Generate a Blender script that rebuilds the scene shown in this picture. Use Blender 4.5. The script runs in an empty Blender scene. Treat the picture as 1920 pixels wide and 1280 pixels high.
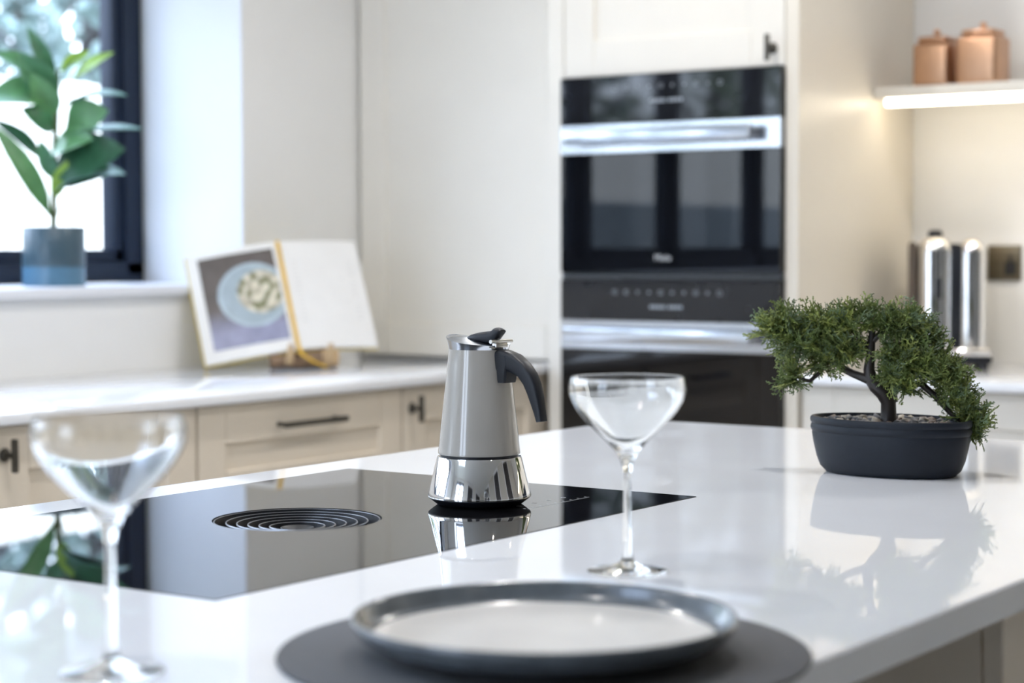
import bpy, bmesh, math, random
from mathutils import Vector, Matrix, noise
random.seed(7)
SC = bpy.context.scene
COL = SC.collection
PI = math.pi

# ---------------------------------------------------------------- camera
cam_d = bpy.data.cameras.new('camera'); cam = bpy.data.objects.new('camera', cam_d); COL.objects.link(cam)
CA, CB, CC = Vector((.8201, .5719, -.003)), Vector((-.0250, .0411, .9988)), Vector((-.5714, .8193, -.0480))
CC.normalize(); CA = CC.cross(CB).normalized(); CB = CA.cross(CC)
M = Matrix((( CA.x, CB.x, -CC.x, 0), (CA.y, CB.y, -CC.y, 0), (CA.z, CB.z, -CC.z, 1.188), (0, 0, 0, 1)))
cam.matrix_world = M
cam_d.sensor_width = 36; cam_d.lens = 3655.2 / 1920 * 36
cam_d.clip_start = .05; cam_d.clip_end = 200
cam_d.dof.use_dof = True; cam_d.dof.focus_distance = 2.26; cam_d.dof.aperture_fstop = 4.0
cam_d.dof.aperture_blades = 9
SC.camera = cam

# ---------------------------------------------------------------- world, sun, exposure
w = bpy.data.worlds.new('sky'); SC.world = w; w.use_nodes = True
nt = w.node_tree; bg = nt.nodes['Background']
tc = nt.nodes.new('ShaderNodeTexCoord'); sep = nt.nodes.new('ShaderNodeSeparateXYZ'); ramp = nt.nodes.new('ShaderNodeValToRGB')
nt.links.new(tc.outputs['Generated'], sep.inputs[0]); nt.links.new(sep.outputs['Z'], ramp.inputs[0])
ramp.color_ramp.elements[0].color = (.74, .83, 1, 1); ramp.color_ramp.elements[1].color = (.50, .655, 1, 1)
nt.links.new(ramp.outputs[0], bg.inputs['Color']); bg.inputs['Strength'].default_value = 2.3
sun_d = bpy.data.lights.new('sun', 'SUN'); sun_d.energy = 1.6; sun_d.angle = .02; sun_d.color = (1, .97, .93)
sun = bpy.data.objects.new('sun', sun_d); COL.objects.link(sun)
sun.rotation_euler = (math.radians(-8), math.radians(38), 0)      # shines from high on the +X side, over the roof
SC.view_settings.view_transform = 'Standard'; SC.view_settings.look = 'None'
SC.view_settings.gamma = 1; SC.view_settings.use_curve_mapping = False
SC.view_settings.exposure = 2.0
cy = SC.cycles
cy.use_denoising = True; cy.max_bounces = 14; cy.diffuse_bounces = 6; cy.glossy_bounces = 8
cy.transmission_bounces = 14; cy.transparent_max_bounces = 16; cy.sample_clamp_indirect = 12
cy.caustics_reflective = True; cy.caustics_refractive = True; cy.blur_glossy = .3

# ---------------------------------------------------------------- materials
def s2l(c):
    return tuple((v / 12.92 if v <= .04045 else ((v + .055) / 1.055) ** 2.4) for v in c)
def mat(name, col, rough=.5, metal=0., var=.04, scale=18., bump=0., coat=0., spec=.5, emit=None, es=0., sheen=0.):
    m = bpy.data.materials.new(name); m.use_nodes = True; t = m.node_tree; p = t.nodes['Principled BSDF']
    p.inputs['Roughness'].default_value = rough; p.inputs['Metallic'].default_value = metal
    p.inputs['Specular IOR Level'].default_value = spec; p.inputs['Coat Weight'].default_value = coat
    p.inputs['Coat Roughness'].default_value = .04
    if emit: p.inputs['Emission Color'].default_value = (*emit, 1); p.inputs['Emission Strength'].default_value = es
    g = t.nodes.new('ShaderNodeTexCoord'); n = t.nodes.new('ShaderNodeTexNoise'); n.inputs['Scale'].default_value = scale
    n.inputs['Detail'].default_value = 4; t.links.new(g.outputs['Object'], n.inputs['Vector'])
    r = t.nodes.new('ShaderNodeValToRGB')
    r.color_ramp.elements[0].position = .3; r.color_ramp.elements[1].position = .7
    r.color_ramp.elements[0].color = (*[max(0, c * (1 - var)) for c in col], 1)
    r.color_ramp.elements[1].color = (*[min(1, c * (1 + var)) for c in col], 1)
    t.links.new(n.outputs['Fac'], r.inputs[0]); t.links.new(r.outputs[0], p.inputs['Base Color'])
    if bump:
        b = t.nodes.new('ShaderNodeBump'); b.inputs['Strength'].default_value = bump; b.inputs['Distance'].default_value = .002
        t.links.new(n.outputs['Fac'], b.inputs['Height']); t.links.new(b.outputs[0], p.inputs['Normal'])
    return m
def glass_mat(name, col=(1, 1, 1), ior=1.5, rough=0.):
    m = mat(name, col, rough, var=0); p = m.node_tree.nodes['Principled BSDF']
    p.inputs['Transmission Weight'].default_value = 1; p.inputs['IOR'].default_value = ior
    return m
def pane_mat(name):                                   # thin window glass: clear, with a Fresnel reflection
    m = bpy.data.materials.new(name); m.use_nodes = True; t = m.node_tree; t.nodes.clear()
    o = t.nodes.new('ShaderNodeOutputMaterial'); mx = t.nodes.new('ShaderNodeMixShader'); f = t.nodes.new('ShaderNodeFresnel')
    tr = t.nodes.new('ShaderNodeBsdfTransparent'); gl = t.nodes.new('ShaderNodeBsdfGlossy')
    tr.inputs['Color'].default_value = (.97, .985, .98, 1); gl.inputs['Roughness'].default_value = .01; f.inputs['IOR'].default_value = 1.35
    ge = t.nodes.new('ShaderNodeNewGeometry'); sb = t.nodes.new('ShaderNodeMath'); sb.operation = 'SUBTRACT'; sb.inputs[0].default_value = 1
    mu = t.nodes.new('ShaderNodeMath'); mu.operation = 'MULTIPLY'; t.links.new(ge.outputs['Backfacing'], sb.inputs[1])   # the ray leaves the pane without a second reflection
    t.links.new(f.outputs[0], mu.inputs[0]); t.links.new(sb.outputs[0], mu.inputs[1]); t.links.new(mu.outputs[0], mx.inputs[0]); t.links.new(tr.outputs[0], mx.inputs[1]); t.links.new(gl.outputs[0], mx.inputs[2])
    t.links.new(mx.outputs[0], o.inputs[0]); return m
def vcol_mat(name, attr='print', rough=.5):
    m = bpy.data.materials.new(name); m.use_nodes = True; t = m.node_tree; p = t.nodes['Principled BSDF']
    a = t.nodes.new('ShaderNodeAttribute'); a.attribute_name = attr; t.links.new(a.outputs['Color'], p.inputs['Base Color'])
    p.inputs['Roughness'].default_value = rough; return m

WALL = mat('wall_paint', (.74, .735, .715), .7, var=.012, scale=6)
REVEAL = mat('window_reveal_paint', (.72, .735, .77), .6, var=.01, scale=6)
CEIL = mat('ceiling_paint', (.82, .82, .80), .8, var=.01)
FLOOR = mat('floor_tile', (.56, .54, .51), .35, var=.1, scale=5)
CAB = mat('cashmere_cabinet_paint', (.67, .60, .50), .38, var=.012, scale=8)
CABLIT = mat('cabinet_paint_lit', (.72, .69, .63), .38, var=.012, scale=8)  # same cabinet paint, with the stronger daylight put into its colour
QUARTZ = mat('white_quartz', (.80, .82, .855), .03, var=.012, scale=9, coat=.0)
HOB = mat('black_ceramic_glass', (.006, .006, .007), .015, var=.1, spec=.62)
BLACKP = mat('black_cast_rings', (.009, .0095, .012), .42, var=.1, scale=60, spec=.22)
RINGE = mat('ring_edge_highlight', (.30, .31, .33), .35, .9)  # bright line on the ring lips, a highlight put into the colour
CUP = mat('black_vent_cup', (.008, .008, .009), .5)
CHROME = mat('polished_steel', (.80, .79, .78), .055, 1, var=.02, scale=4)
STEEL = mat('brushed_steel', (.62, .65, .70), .17, 1, var=.03, scale=40)
TAUPE = mat('taupe_enamel', (.415, .388, .345), .16, var=.03, coat=.6)
BLACKM = mat('soft_black_plastic', (.009, .011, .016), .42, var=.1, scale=50, spec=.35)
BLACKG = mat('gloss_black_glass', (.004, .0045, .006), .02, var=.1, spec=.55)
BLACKPANEL = mat('black_control_glass', (.012, .013, .016), .03, var=.1, spec=.5)
SATIN = mat('satin_hinge_steel', (.62, .60, .56), .28, 1)
PEWTER = mat('dark_pewter', (.085, .078, .066), .42, .8, var=.15, scale=90)
GLASS = glass_mat('clear_crystal', (.985, .995, .99), 1.5)
PANE = pane_mat('window_pane_glass')
FRAME = mat('anthracite_blue_frame', (.009, .017, .036), .5, var=.05, spec=.3)
STONE = mat('blue_grey_stoneware_glaze', (.10, .115, .13), .22, var=.22, scale=30, coat=.3)
CREAM = mat('cream_plate_glaze', (.62, .60, .565), .25, var=.03, scale=40)
MATGREY = mat('charcoal_woven_placemat', (.085, .088, .094), .85, var=.12, scale=300, bump=.3)
POTB = mat('matte_charcoal_pot', (.009, .0125, .019), .5, var=.08, scale=120, bump=.05, spec=.25)
BARK = mat('dark_bark', (.020, .015, .013), .42, var=.4, scale=40, bump=.4)
PAPER = mat('page_paper', (.76, .755, .74), .75, var=.02)
PAPERE = mat('page_edges', (.78, .77, .74), .8, var=.05, scale=200)
COVER = mat('mustard_book_cover', (.60, .44, .05), .5, var=.05)
RIBBON = mat('golden_ribbon', (.70, .43, .04), .45, var=.08)
WOOD = mat('walnut_stand', (.20, .125, .07), .5, var=.35, scale=30)
WOODL = mat('light_wood_end', (.50, .35, .19), .5, var=.15, scale=40)
COPPER = mat('brushed_copper', (.56, .335, .21), .33, 1, var=.04, scale=60)
BRASS = mat('antique_bronze_plate', (.15, .125, .085), .38, .85, var=.1)
TEAL = mat('teal_pot_glaze', (.055, .095, .12), .28, var=.08)
TEALB = mat('pale_blue_pot_base', (.09, .19, .28), .25, var=.06)
SOIL = mat('soil', (.03, .02, .014), .9, var=.5, scale=120, bump=.6)
FENCE = mat('cream_fence_paint', (.68, .655, .60), .7, var=.05, scale=14)
LAWN = mat('lawn', (.17, .18, .14), .9, var=.4, scale=8)
GREYBLOCK = mat('grey_block', (.16, .19, .21), .8, var=.1, scale=5)
LED = mat('warm_led_diffuser', (.9, .88, .8), .5, emit=(1, .86, .64), es=3.3)
LAMP = mat('downlight_diffuser', (.9, .9, .85), .5, emit=(1, .88, .70), es=12.0)
SYMBOL = mat('backlit_symbol', (.2, .22, .25), .5, emit=(.75, .88, 1), es=.035)
PRINTW = mat('white_print', (.55, .56, .58), .5)
LEAFM = [mat('leaf_green_%d' % i, c, .38, var=.2, scale=30) for i, c in enumerate([(.10, .26, .10), (.055, .19, .085), (.26, .44, .04), (.03, .105, .055), (.10, .24, .19)])]
for lm in LEAFM:                                       # leaves pass some light
    lm.node_tree.nodes['Principled BSDF'].inputs['Transmission Weight'].default_value = 0
SPRIGM = [mat('cypress_green_%d' % i, c, .5, var=.35, scale=70) for i, c in enumerate([(.150, .195, .048), (.105, .150, .042), (.105, .155, .075), (.205, .245, .058)])]
TREEM = [mat('tree_leaf_%d' % i, c, .6, var=.3, scale=4) for i, c in enumerate([(.18, .25, .20), (.16, .22, .21), (.24, .31, .18)])]

# ---------------------------------------------------------------- builders
class MB:
    def __init__(s): s.bm = bmesh.new()
    def merge(s, t, M=None):
        if M is not None: bmesh.ops.transform(t, matrix=M, verts=t.verts)
        me = bpy.data.meshes.new('tmp'); t.to_mesh(me); t.free(); s.bm.from_mesh(me); bpy.data.meshes.remove(me); return s
    def box(s, x0, x1, y0, y1, z0, z1, bev=.0, seg=2, M=None):
        t = bmesh.new(); bmesh.ops.create_cube(t, size=1)
        for v in t.verts: v.co = Vector(((x0 + x1) / 2 + v.co.x * (x1 - x0), (y0 + y1) / 2 + v.co.y * (y1 - y0), (z0 + z1) / 2 + v.co.z * (z1 - z0)))
        if bev: bmesh.ops.bevel(t, geom=list(t.edges), offset=bev, segments=seg, profile=.5, affect='EDGES')
        return s.merge(t, M)
    def lathe(s, prof, seg=64, sx=1., sy=1., M=None, closed=False, loc=(0, 0, 0)):
        t = bmesh.new(); rings = []
        for r, z in prof:
            if r < 1e-6: rings.append([t.verts.new((0, 0, z))])
            else: rings.append([t.verts.new((r * sx * math.cos(2 * PI * i / seg), r * sy * math.sin(2 * PI * i / seg), z)) for i in range(seg)])
        prs = list(zip(rings, rings[1:])) + ([(rings[-1], rings[0])] if closed else [])
        for a, b in prs:
            for i in range(seg):
                j = (i + 1) % seg
                if len(a) == 1 and len(b) == 1: continue
                if len(a) == 1: t.faces.new((a[0], b[i], b[j]))
                elif len(b) == 1: t.faces.new((a[i], a[j], b[0]))
                else: t.faces.new((a[i], a[j], b[j], b[i]))
        for v in t.verts: v.co += Vector(loc)
        return s.merge(t, M)
    def loft(s, secs, cap=True, M=None):               # list of equal-length closed loops
        t = bmesh.new(); R = [[t.verts.new(p) for p in q] for q in secs]; n = len(R[0])
        for a, b in zip(R, R[1:]):
            for i in range(n): t.faces.new((a[i], a[(i + 1) % n], b[(i + 1) % n], b[i]))
        if cap: t.faces.new(R[0][::-1]); t.faces.new(R[-1])
        return s.merge(t, M)
    def tube(s, pts, rad, seg=12, cap=True, M=None):
        pts = [Vector(p) for p in pts]; n = len(pts)
        rad = rad if isinstance(rad, (list, tuple)) else [rad] * n
        secs = []; up = Vector((0, 0, 1)); prev = None
        for i, p in enumerate(pts):
            d = (pts[min(i + 1, n - 1)] - pts[max(i - 1, 0)]).normalized()
            if prev is None:
                x = d.cross(up if abs(d.z) < .95 else Vector((1, 0, 0))).normalized()
            else: x = (prev - d * prev.dot(d)).normalized()
            prev = x; y = d.cross(x)
            secs.append([p + (x * math.cos(2 * PI * k / seg) + y * math.sin(2 * PI * k / seg)) * rad[i] for k in range(seg)])
        return s.loft(secs, cap, M)
    def prism(s, poly, depth, bev=0., M=None):         # poly in local XY, extruded along +Z
        t = bmesh.new(); vs = [t.verts.new((x, y, 0)) for x, y in poly]; f = t.faces.new(vs)
        r = bmesh.ops.extrude_face_region(t, geom=[f])
        for v in [g for g in r['geom'] if isinstance(g, bmesh.types.BMVert)]: v.co.z += depth
        bmesh.ops.recalc_face_normals(t, faces=t.faces)
        if bev: bmesh.ops.bevel(t, geom=[e for e in t.edges], offset=bev, segments=2, profile=.5, affect='EDGES')
        return s.merge(t, M)
    def quads(s, V, F):
        t = bmesh.new(); vs = [t.verts.new(v) for v in V]
        for f in F: t.faces.new([vs[i] for i in f])
        return s.merge(t)
    def mesh(s, name, m, off=None, ang=35, recalc=True):
        if off is not None:
            for v in s.bm.verts: v.co -= Vector(off)
        if recalc: bmesh.ops.recalc_face_normals(s.bm, faces=s.bm.faces)
        me = bpy.data.meshes.new(name); s.bm.to_mesh(me); s.bm.free()
        for p in me.polygons: p.use_smooth = True
        me.set_sharp_from_angle(angle=math.radians(ang)); me.materials.append(m); return me
    def build(s, name, m, parent=None, off=None, ang=35, recalc=True):
        o = bpy.data.objects.new(name, s.mesh(name, m, off, ang, recalc)); COL.objects.link(o)
        if parent is not None: o.parent = parent
        return o
def thing(name, label, cat, loc=(0, 0, 0), rotz=0., group=None):
    o = bpy.data.objects.new(name, None); o.empty_display_size = .05; COL.objects.link(o)
    o.location = loc; o.rotation_euler = (0, 0, rotz); o['label'] = label; o['category'] = cat
    if group: o['group'] = group
    return o
def tag(o, label, cat, group=None):
    o['label'] = label; o['category'] = cat
    if group: o['group'] = group
    return o
def struct(o): o['kind'] = 'structure'; return o
def stuff(o): o['kind'] = 'stuff'; return o
def copy_tree(o, parent=None):
    c = o.copy(); COL.objects.link(c)
    if parent is not None: c.parent = parent
    for ch in list(o.children): copy_tree(ch, c)
    return c
def off_of(r): return Vector(r.location)

ZC = .9                                                # worktop height
XL, YB, XR, YF, ZT = -3.37, 4.61, 1.75, -1.75, 2.45       # room: left, back, right, front walls, ceiling
XO = XL - .45                                          # outer face of the left wall
WY0, WY1, WZ0, WZ1 = -.35, 3.654, 1.10, 2.12            # window opening in the left wall
DX0, DX1, DZ1 = -2.75, -1.45, 2.40                       # garden door opening in the front wall

# ---------------------------------------------------------------- room shell
m = MB(); m.box(XO, XL, YF - .3, WY0, 0, ZT); m.box(XO, XL, WY1, YB + .3, 0, ZT)
m.box(XO, XL, WY0, WY1, 0, WZ0 - .02); m.box(XO, XL, WY0, WY1, WZ1, ZT)
struct(m.build('wall_left', WALL))
m = MB(); m.box(XL, XR, YB, YB + .3, 0, ZT); struct(m.build('wall_back', WALL))
m = MB(); m.box(XR, XR + .3, YF - .3, YB + .3, 0, ZT); struct(m.build('wall_right', mat('greige_wall_paint', (.50, .48, .44), .7, var=.012, scale=6)))
m = MB(); m.box(XL, DX0, YF - .3, YF, 0, ZT); m.box(DX1, XR, YF - .3, YF, 0, ZT); m.box(DX0, DX1, YF - .3, YF, DZ1, ZT)
struct(m.build('wall_front', WALL))
def slab_with_hole(x0, x1, y0, y1, z0, z1, hx0, hx1, hy0, hy1, bev):
    t = bmesh.new()
    def ring(xa, xb, ya, yb, z): return [t.verts.new(p) for p in ((xa, ya, z), (xb, ya, z), (xb, yb, z), (xa, yb, z))]
    b = bev
    R = [ring(x0, x1, y0, y1, z0), ring(x0, x1, y0, y1, z1 - b), ring(x0 + b, x1 - b, y0 + b, y1 - b, z1), ring(hx0, hx1, hy0, hy1, z1), ring(hx0, hx1, hy0, hy1, z0)]
    for p, q in list(zip(R, R[1:])) + [(R[-1], R[0])]:
        for i in range(4): t.faces.new((p[i], p[(i + 1) % 4], q[(i + 1) % 4], q[i]))
    return t
SKX0, SKX1, SKY0, SKY1 = -2.5, -1.5, -1.1, .3            # opening for an added, unseen rooflight that brings in top light
m = MB(); m.merge(slab_with_hole(XO, XR + .3, YF - .3, YB + .3, ZT, ZT + .3, SKX0, SKX1, SKY0, SKY1, .001)); struct(m.build('ceiling', CEIL))
rl = thing('added_rooflight', '', ''); del rl['label']; del rl['category']; struct(rl); rl.location = (SKX0, SKY0, ZT + .3); ro_ = off_of(rl)
m = MB(); z0, z1 = ZT + .3, ZT + .36
m.box(SKX0 - .05, SKX0 + .03, SKY0 - .05, SKY1 + .05, z0, z1, .003); m.box(SKX1 - .03, SKX1 + .05, SKY0 - .05, SKY1 + .05, z0, z1, .003)
m.box(SKX0, SKX1, SKY0 - .05, SKY0 + .03, z0, z1, .003); m.box(SKX0, SKX1, SKY1 - .03, SKY1 + .05, z0, z1, .003)
m.build('window_frame', FRAME, rl, ro_)
m = MB(); m.box(SKX0 + .02, SKX1 - .02, SKY0 + .02, SKY1 - .02, z0 + .03, z0 + .036); m.build('pane', PANE, rl, ro_)
m = MB(); m.box(XO, XR + .3, YF - .3, YB + .3, -.2, 0); struct(m.build('floor', FLOOR))
# reveal lining: thin painted boards at the sides and head of the opening
m = MB(); m.box(XL - .34, XL - .0005, WY1 - .006, WY1 + .0, WZ0, WZ1); m.box(XL - .34, XL - .0005, WY0, WY0 + .006, WZ0, WZ1)
m.box(XL - .34, XL - .0005, WY0, WY1, WZ1 - .006, WZ1); struct(m.build('trim_1', REVEAL))
m = MB(); m.box(XL - .36, XL + .022, WY0 + .006, WY1 - .007, WZ0 - .022, WZ0, .003); struct(m.build('trim_2', REVEAL))

# window_1: outer frame, five casements, each with its pane
XW = XL - .35
win = struct(thing('window_1', '', '')); del win['label']; del win['category']
win.location = (XW, WY1, WZ0); wo = off_of(win)
m = MB(); a, b = WY0 + .007, WY1 - .007; f0, f1 = XW - .07, XW
m.box(f0, f1, a, b, WZ0 + .001, WZ0 + .055, .003); m.box(f0, f1, a, b, WZ1 - .06, WZ1 - .007, .003)
m.box(f0, f1, a, a + .06, WZ0 + .02, WZ1 - .02, .003); m.box(f0, f1, b - .06, b, WZ0 + .02, WZ1 - .02, .003)
mull = [.80, 1.485, 2.11, 2.74]
for y in mull: m.box(f0, f1, y - .028, y + .028, WZ0 + .02, WZ1 - .02, .003)
m.build('window_frame', FRAME, win, wo)
edges = [a + .06] + mull + [b - .06]
for i in range(len(edges) - 1):
    y0 = edges[i] + (.028 if i else 0); y1 = edges[i + 1] - (.028 if i < 4 else 0)
    m = MB(); z0, z1 = WZ0 + .055, WZ1 - .06; g0, g1 = XW - .06, XW - .012; t = .032
    m.box(g0, g1, y0, y1, z0, z0 + t, .003); m.box(g0, g1, y0, y1, z1 - t, z1, .003)
    m.box(g0, g1, y0, y0 + t, z0, z1, .003); m.box(g0, g1, y1 - t, y1, z0, z1, .003)
    sash = m.build('casement', FRAME, win, wo)
    m = MB(); m.box(XW - .04, XW - .034, y0 + t - .004, y1 - t + .004, z0 + t - .004, z1 - t + .004)
    m.build('pane', PANE, sash, wo)

# door_1: glazed garden doors behind the camera
dr = thing('door_1', '', ''); del dr['label']; del dr['category']; struct(dr); dr.location = (DX0, YF, 0); do = off_of(dr)
n = 2; wd = (DX1 - DX0) / n
for i in range(n):
    x0, x1 = DX0 + i * wd + .002, DX0 + (i + 1) * wd - .002; m = MB(); t = .07
    m.box(x0, x1, YF - .2, YF - .14, .002, .1, .003); m.box(x0, x1, YF - .2, YF - .14, DZ1 - t, DZ1 - .002, .003)
    m.box(x0, x0 + t, YF - .2, YF - .14, .05, DZ1 - .02, .003); m.box(x1 - t, x1, YF - .2, YF - .14, .05, DZ1 - .02, .003)
    lf = m.build('door_leaf', FRAME, dr, do)
    m = MB(); m.box(x0 + t - .005, x1 - t + .005, YF - .173, YF - .167, .095, DZ1 - t + .005); m.build('pane', PANE, lf, do)

# inner doors added out of view, dark to put stripes in chrome reflections
DARKD = mat('added_door_charcoal', (.035, .034, .040), .35, var=.05)
for k, (x0, x1, y0, y1) in enumerate(((-.75, -.05, YF + .001, YF + .045), (.55, 1.25, YF + .001, YF + .045), (XR - .045, XR - .001, -.9, -.1), (XR - .045, XR - .001, .9, 1.5), (XR - .045, XR - .001, 2.5, 3.3))):
    d = thing('door_%d' % (k + 2), '', ''); del d['label']; del d['category']; struct(d); d.location = (x0, y0, 0); o = off_of(d)
    m = MB(); m.box(x0, x1, y0, y1, .002, 2.36, .003); m.build('door_leaf', DARKD, d, o)
    m = MB(); yy = y1 - y0 > .1; e = .07
    if yy: m.box(x0 - .01, x1, y0 - e, y0 - .001, .002, 2.43); m.box(x0 - .01, x1, y1 + .001, y1 + e, .002, 2.43); m.box(x0 - .01, x1, y0, y1, 2.361, 2.43)
    else: m.box(x0 - e, x0 - .001, y0, y1 + .01, .002, 2.43); m.box(x1 + .001, x1 + e, y0, y1 + .01, .002, 2.43); m.box(x0, x1, y0, y1 + .01, 2.361, 2.43)
    m.build('door_frame', REVEAL, d, o)

# ---------------------------------------------------------------- outside
m = MB(); m.box(-40, 40, -40, 40, -.6, -.21); struct(m.build('ground', LAWN))
XF = -7.2
fn = thing('garden_fence', 'cream vertical board fence in bright daylight beyond the window', 'fence', (XF, 0, -.21)); fo = off_of(fn)
m = MB(); m.box(-.02, .02, -.066, .066, 0, 2.2, .006, 1); bme = m.mesh('board', FENCE)
m = MB()
for z in (.3, 1.7): m.box(XF - .07, XF - .022, -12.5, 12.5, z, z + .09)
m.build('rail', FENCE, fn, fo)
for i in range(178):
    o = bpy.data.objects.new('board', bme); COL.objects.link(o); o.parent = fn; o.location = (random.uniform(-.003, .003), -12.4 + i * .14, random.uniform(-.01, .01))
gw = MB().box(-5.6, -5.3, -6, 1.6, -.21, 1.42, .01).build('grey_standin', GREYBLOCK); struct(gw)  # added block in place of an unclear grey shape mirrored in the oven
def tree(x, y, h, r, mi, label, seed, n=1500):
    rnd = random.Random(seed); t = thing('garden_tree', label, 'tree', (x, y, -.21), 0, None)
    m = MB(); m.tube([(0, 0, 0), (.1, .05, h * .3), (.0, .15, h * .55), (.1, .1, h * .8)], [.16, .13, .1, .03], 10)
    for k in range(7):
        an = rnd.uniform(0, 6.28); zz = h * rnd.uniform(.3, .6)
        m.tube([(.05, .08, zz), (math.cos(an) * r * .4, math.sin(an) * r * .4, zz + h * .12), (math.cos(an) * r * .8, math.sin(an) * r * .8, zz + h * .25)], [.06, .04, .015], 6)
    m.build('trunk', BARK, t)
    V, F = [], []
    cl = [(Vector((rnd.uniform(-.75, .75) * r, rnd.uniform(-.75, .75) * r, h * rnd.uniform(.36, 1.0))), r * rnd.uniform(.26, .50)) for _ in range(30)]
    for k in range(n):
        c, cr = rnd.choice(cl)
        p = c + Vector((rnd.gauss(0, .5), rnd.gauss(0, .5), rnd.gauss(0, .42))) * cr
        u = Vector((rnd.gauss(0, 1), rnd.gauss(0, 1), rnd.gauss(0, 1))).normalized(); v = u.orthogonal().normalized()
        s = rnd.uniform(.08, .15); i = len(V)
        V += [p - u * s, p + v * s * .45 + u.cross(v) * s * .12, p + u * s, p - v * s * .45 + u.cross(v) * s * .12]; F.append((i, i + 1, i + 2, i + 3))
    me = bpy.data.meshes.new('foliage'); me.from_pydata([tuple(v) for v in V], [], F); me.materials.append(TREEM[mi])
    o = bpy.data.objects.new('foliage', me); COL.objects.link(o); o.parent = t; stuff(o)
for i, (x, y, h, r, mi, lb) in enumerate([
    (-10.2, 9.4, 5.6, 1.5, 1, 'garden tree behind the fence, seen above the potted plant by the frame'),
    (-9.9, 4.6, 4.8, 1.5, 2, 'garden tree behind the fence at the far left of the window view'),
    (-15.5, 13.5, 7.5, 2.2, 1, 'tall tree farthest back through the window'),
    (-9.9, -6.0, 4.6, 1.5, 0, 'bushy tree behind the fence mirrored in the left of the upper oven'),
    (-10.2, -10.6, 4.8, 1.5, 2, 'tree behind the fence mirrored in the right of the upper oven'),
    (-16.5, -12.5, 6.5, 2.3, 1, 'tall dark tree behind the others mirrored in the oven glass')]):
    tree(x, y, h, r, mi, lb, 30 + i)

# ---------------------------------------------------------------- island
IX0, IX1, IY0, IY1 = -1.701, -.596, .15, 2.794
HX, HY, HW, HL = -1.368, 1.561, .26, .399               # hob centre and half sizes
IT = .027
m = MB(); g = .0012
m.merge(slab_with_hole(IX0, IX1, IY0, IY1, ZC - IT, ZC, HX - HW - g, HX + HW + g, HY - HL - g, HY + HL + g, .002))
tag(m.build('island_worktop', QUARTZ, None), 'glossy white quartz island worktop holding the black hob, plate and bonsai', 'worktop')
isl = thing('island_cabinet', 'greige island cabinet under the white quartz worktop, lower right', 'cabinet', (-1.15, 1.5, 0)); io = off_of(isl)
zt = ZC - IT - .001
m = MB(); m.box(-1.66, -.92, IY0 + .03, 1.64, .1, zt - .30); m.box(-1.66, -1.645, IY0 + .03, 1.64, .1, zt); m.box(-.935, -.92, IY0 + .03, 1.64, .1, zt)
m.box(-1.645, -.935, IY0 + .03, IY0 + .045, .1, zt)
m.build('carcass', CAB, isl, io)
m = MB(); m.box(-1.66, -.64, 1.642, 2.76, .1, zt - .30); m.box(-1.66, -.64, 2.02, 2.76, zt - .30, zt); m.box(-.66, -.64, 1.642, 2.02, zt - .3, zt)
m.box(-.92, -.66, 1.642, 1.66, zt - .3, zt); m.build('end_carcass', CAB, isl, io)
m = MB(); m.box(-1.6, -.98, IY0 + .08, 2.7, 0, .1); m.build('plinth', CAB, isl, io)
def shaker(x0, x1, z0, z1, t=.02, rail=.08, rec=.008):  # shaker door in local XZ, front face at y=0 looking to -Y
    fr = MB(); e = .002
    fr.box(x0, x0 + rail, 0, t, z0, z1, e, 1); fr.box(x1 - rail, x1, 0, t, z0, z1, e, 1)
    fr.box(x0 + rail, x1 - rail, 0, t, z0, z0 + rail, e, 1); fr.box(x0 + rail, x1 - rail, 0, t, z1 - rail, z1, e, 1)
    fr.box(x0 + rail - .004, x1 - rail + .004, rec, t - .001, z0 + rail - .004, z1 - rail + .004)
    return fr
def shaker_to(M_, *a, **k):
    fr = shaker(*a, **k); bmesh.ops.transform(fr.bm, matrix=M_, verts=fr.bm.verts); return fr
MXP = Matrix(((0, -1, 0, 0), (1, 0, 0, 0), (0, 0, 1, 0), (0, 0, 0, 1)))   # local x -> +Y, local -y (front) -> +X
def at(x, y, z): return Matrix.Translation((x, y, z))
fr = shaker_to(at(-.62, 0, 0) @ MXP, 1.645, 2.75, .11, zt - .004); fr.build('end_panel', CAB, isl, io)

# hob
hob = thing('induction_hob', 'black glass induction hob with round ring vent, set into the island worktop', 'hob', (HX, HY, ZC)); RV = .0900
t = bmesh.new(); N = 96                                 # glass plate with a round hole for the vent
def plate(z, inner, outer_xy):
    ri = [t.verts.new((inner * math.cos(2 * PI * i / N), inner * math.sin(2 * PI * i / N), z)) for i in range(N)]
    ro = []
    for i in range(N):
        c, s = math.cos(2 * PI * i / N), math.sin(2 * PI * i / N); k = min(outer_xy[0] / max(abs(c), 1e-9), outer_xy[1] / max(abs(s), 1e-9))
        ro.append([c * k, s * k])
    for sx in (-1, 1):
        for sy in (-1, 1):
            b = min(range(N), key=lambda i: (ro[i][0] - sx * outer_xy[0]) ** 2 + (ro[i][1] - sy * outer_xy[1]) ** 2); ro[b] = [sx * outer_xy[0], sy * outer_xy[1]]
    return ri, [t.verts.new((p[0], p[1], z)) for p in ro]
a1, b1 = plate(.0006, RV, (HW, HL)); a0, b0 = plate(-.006, RV, (HW, HL))
for i in range(N):
    j = (i + 1) % N
    for q in ((a1[i], a1[j], b1[j], b1[i]), (a0[i], b0[i], b0[j], a0[j]), (a1[i], a0[i], a0[j], a1[j]), (b1[i], b1[j], b0[j], b0[i])): t.faces.new(q)
MB().merge(t).build('glass_plate', HOB, hob, ang=20)
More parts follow.
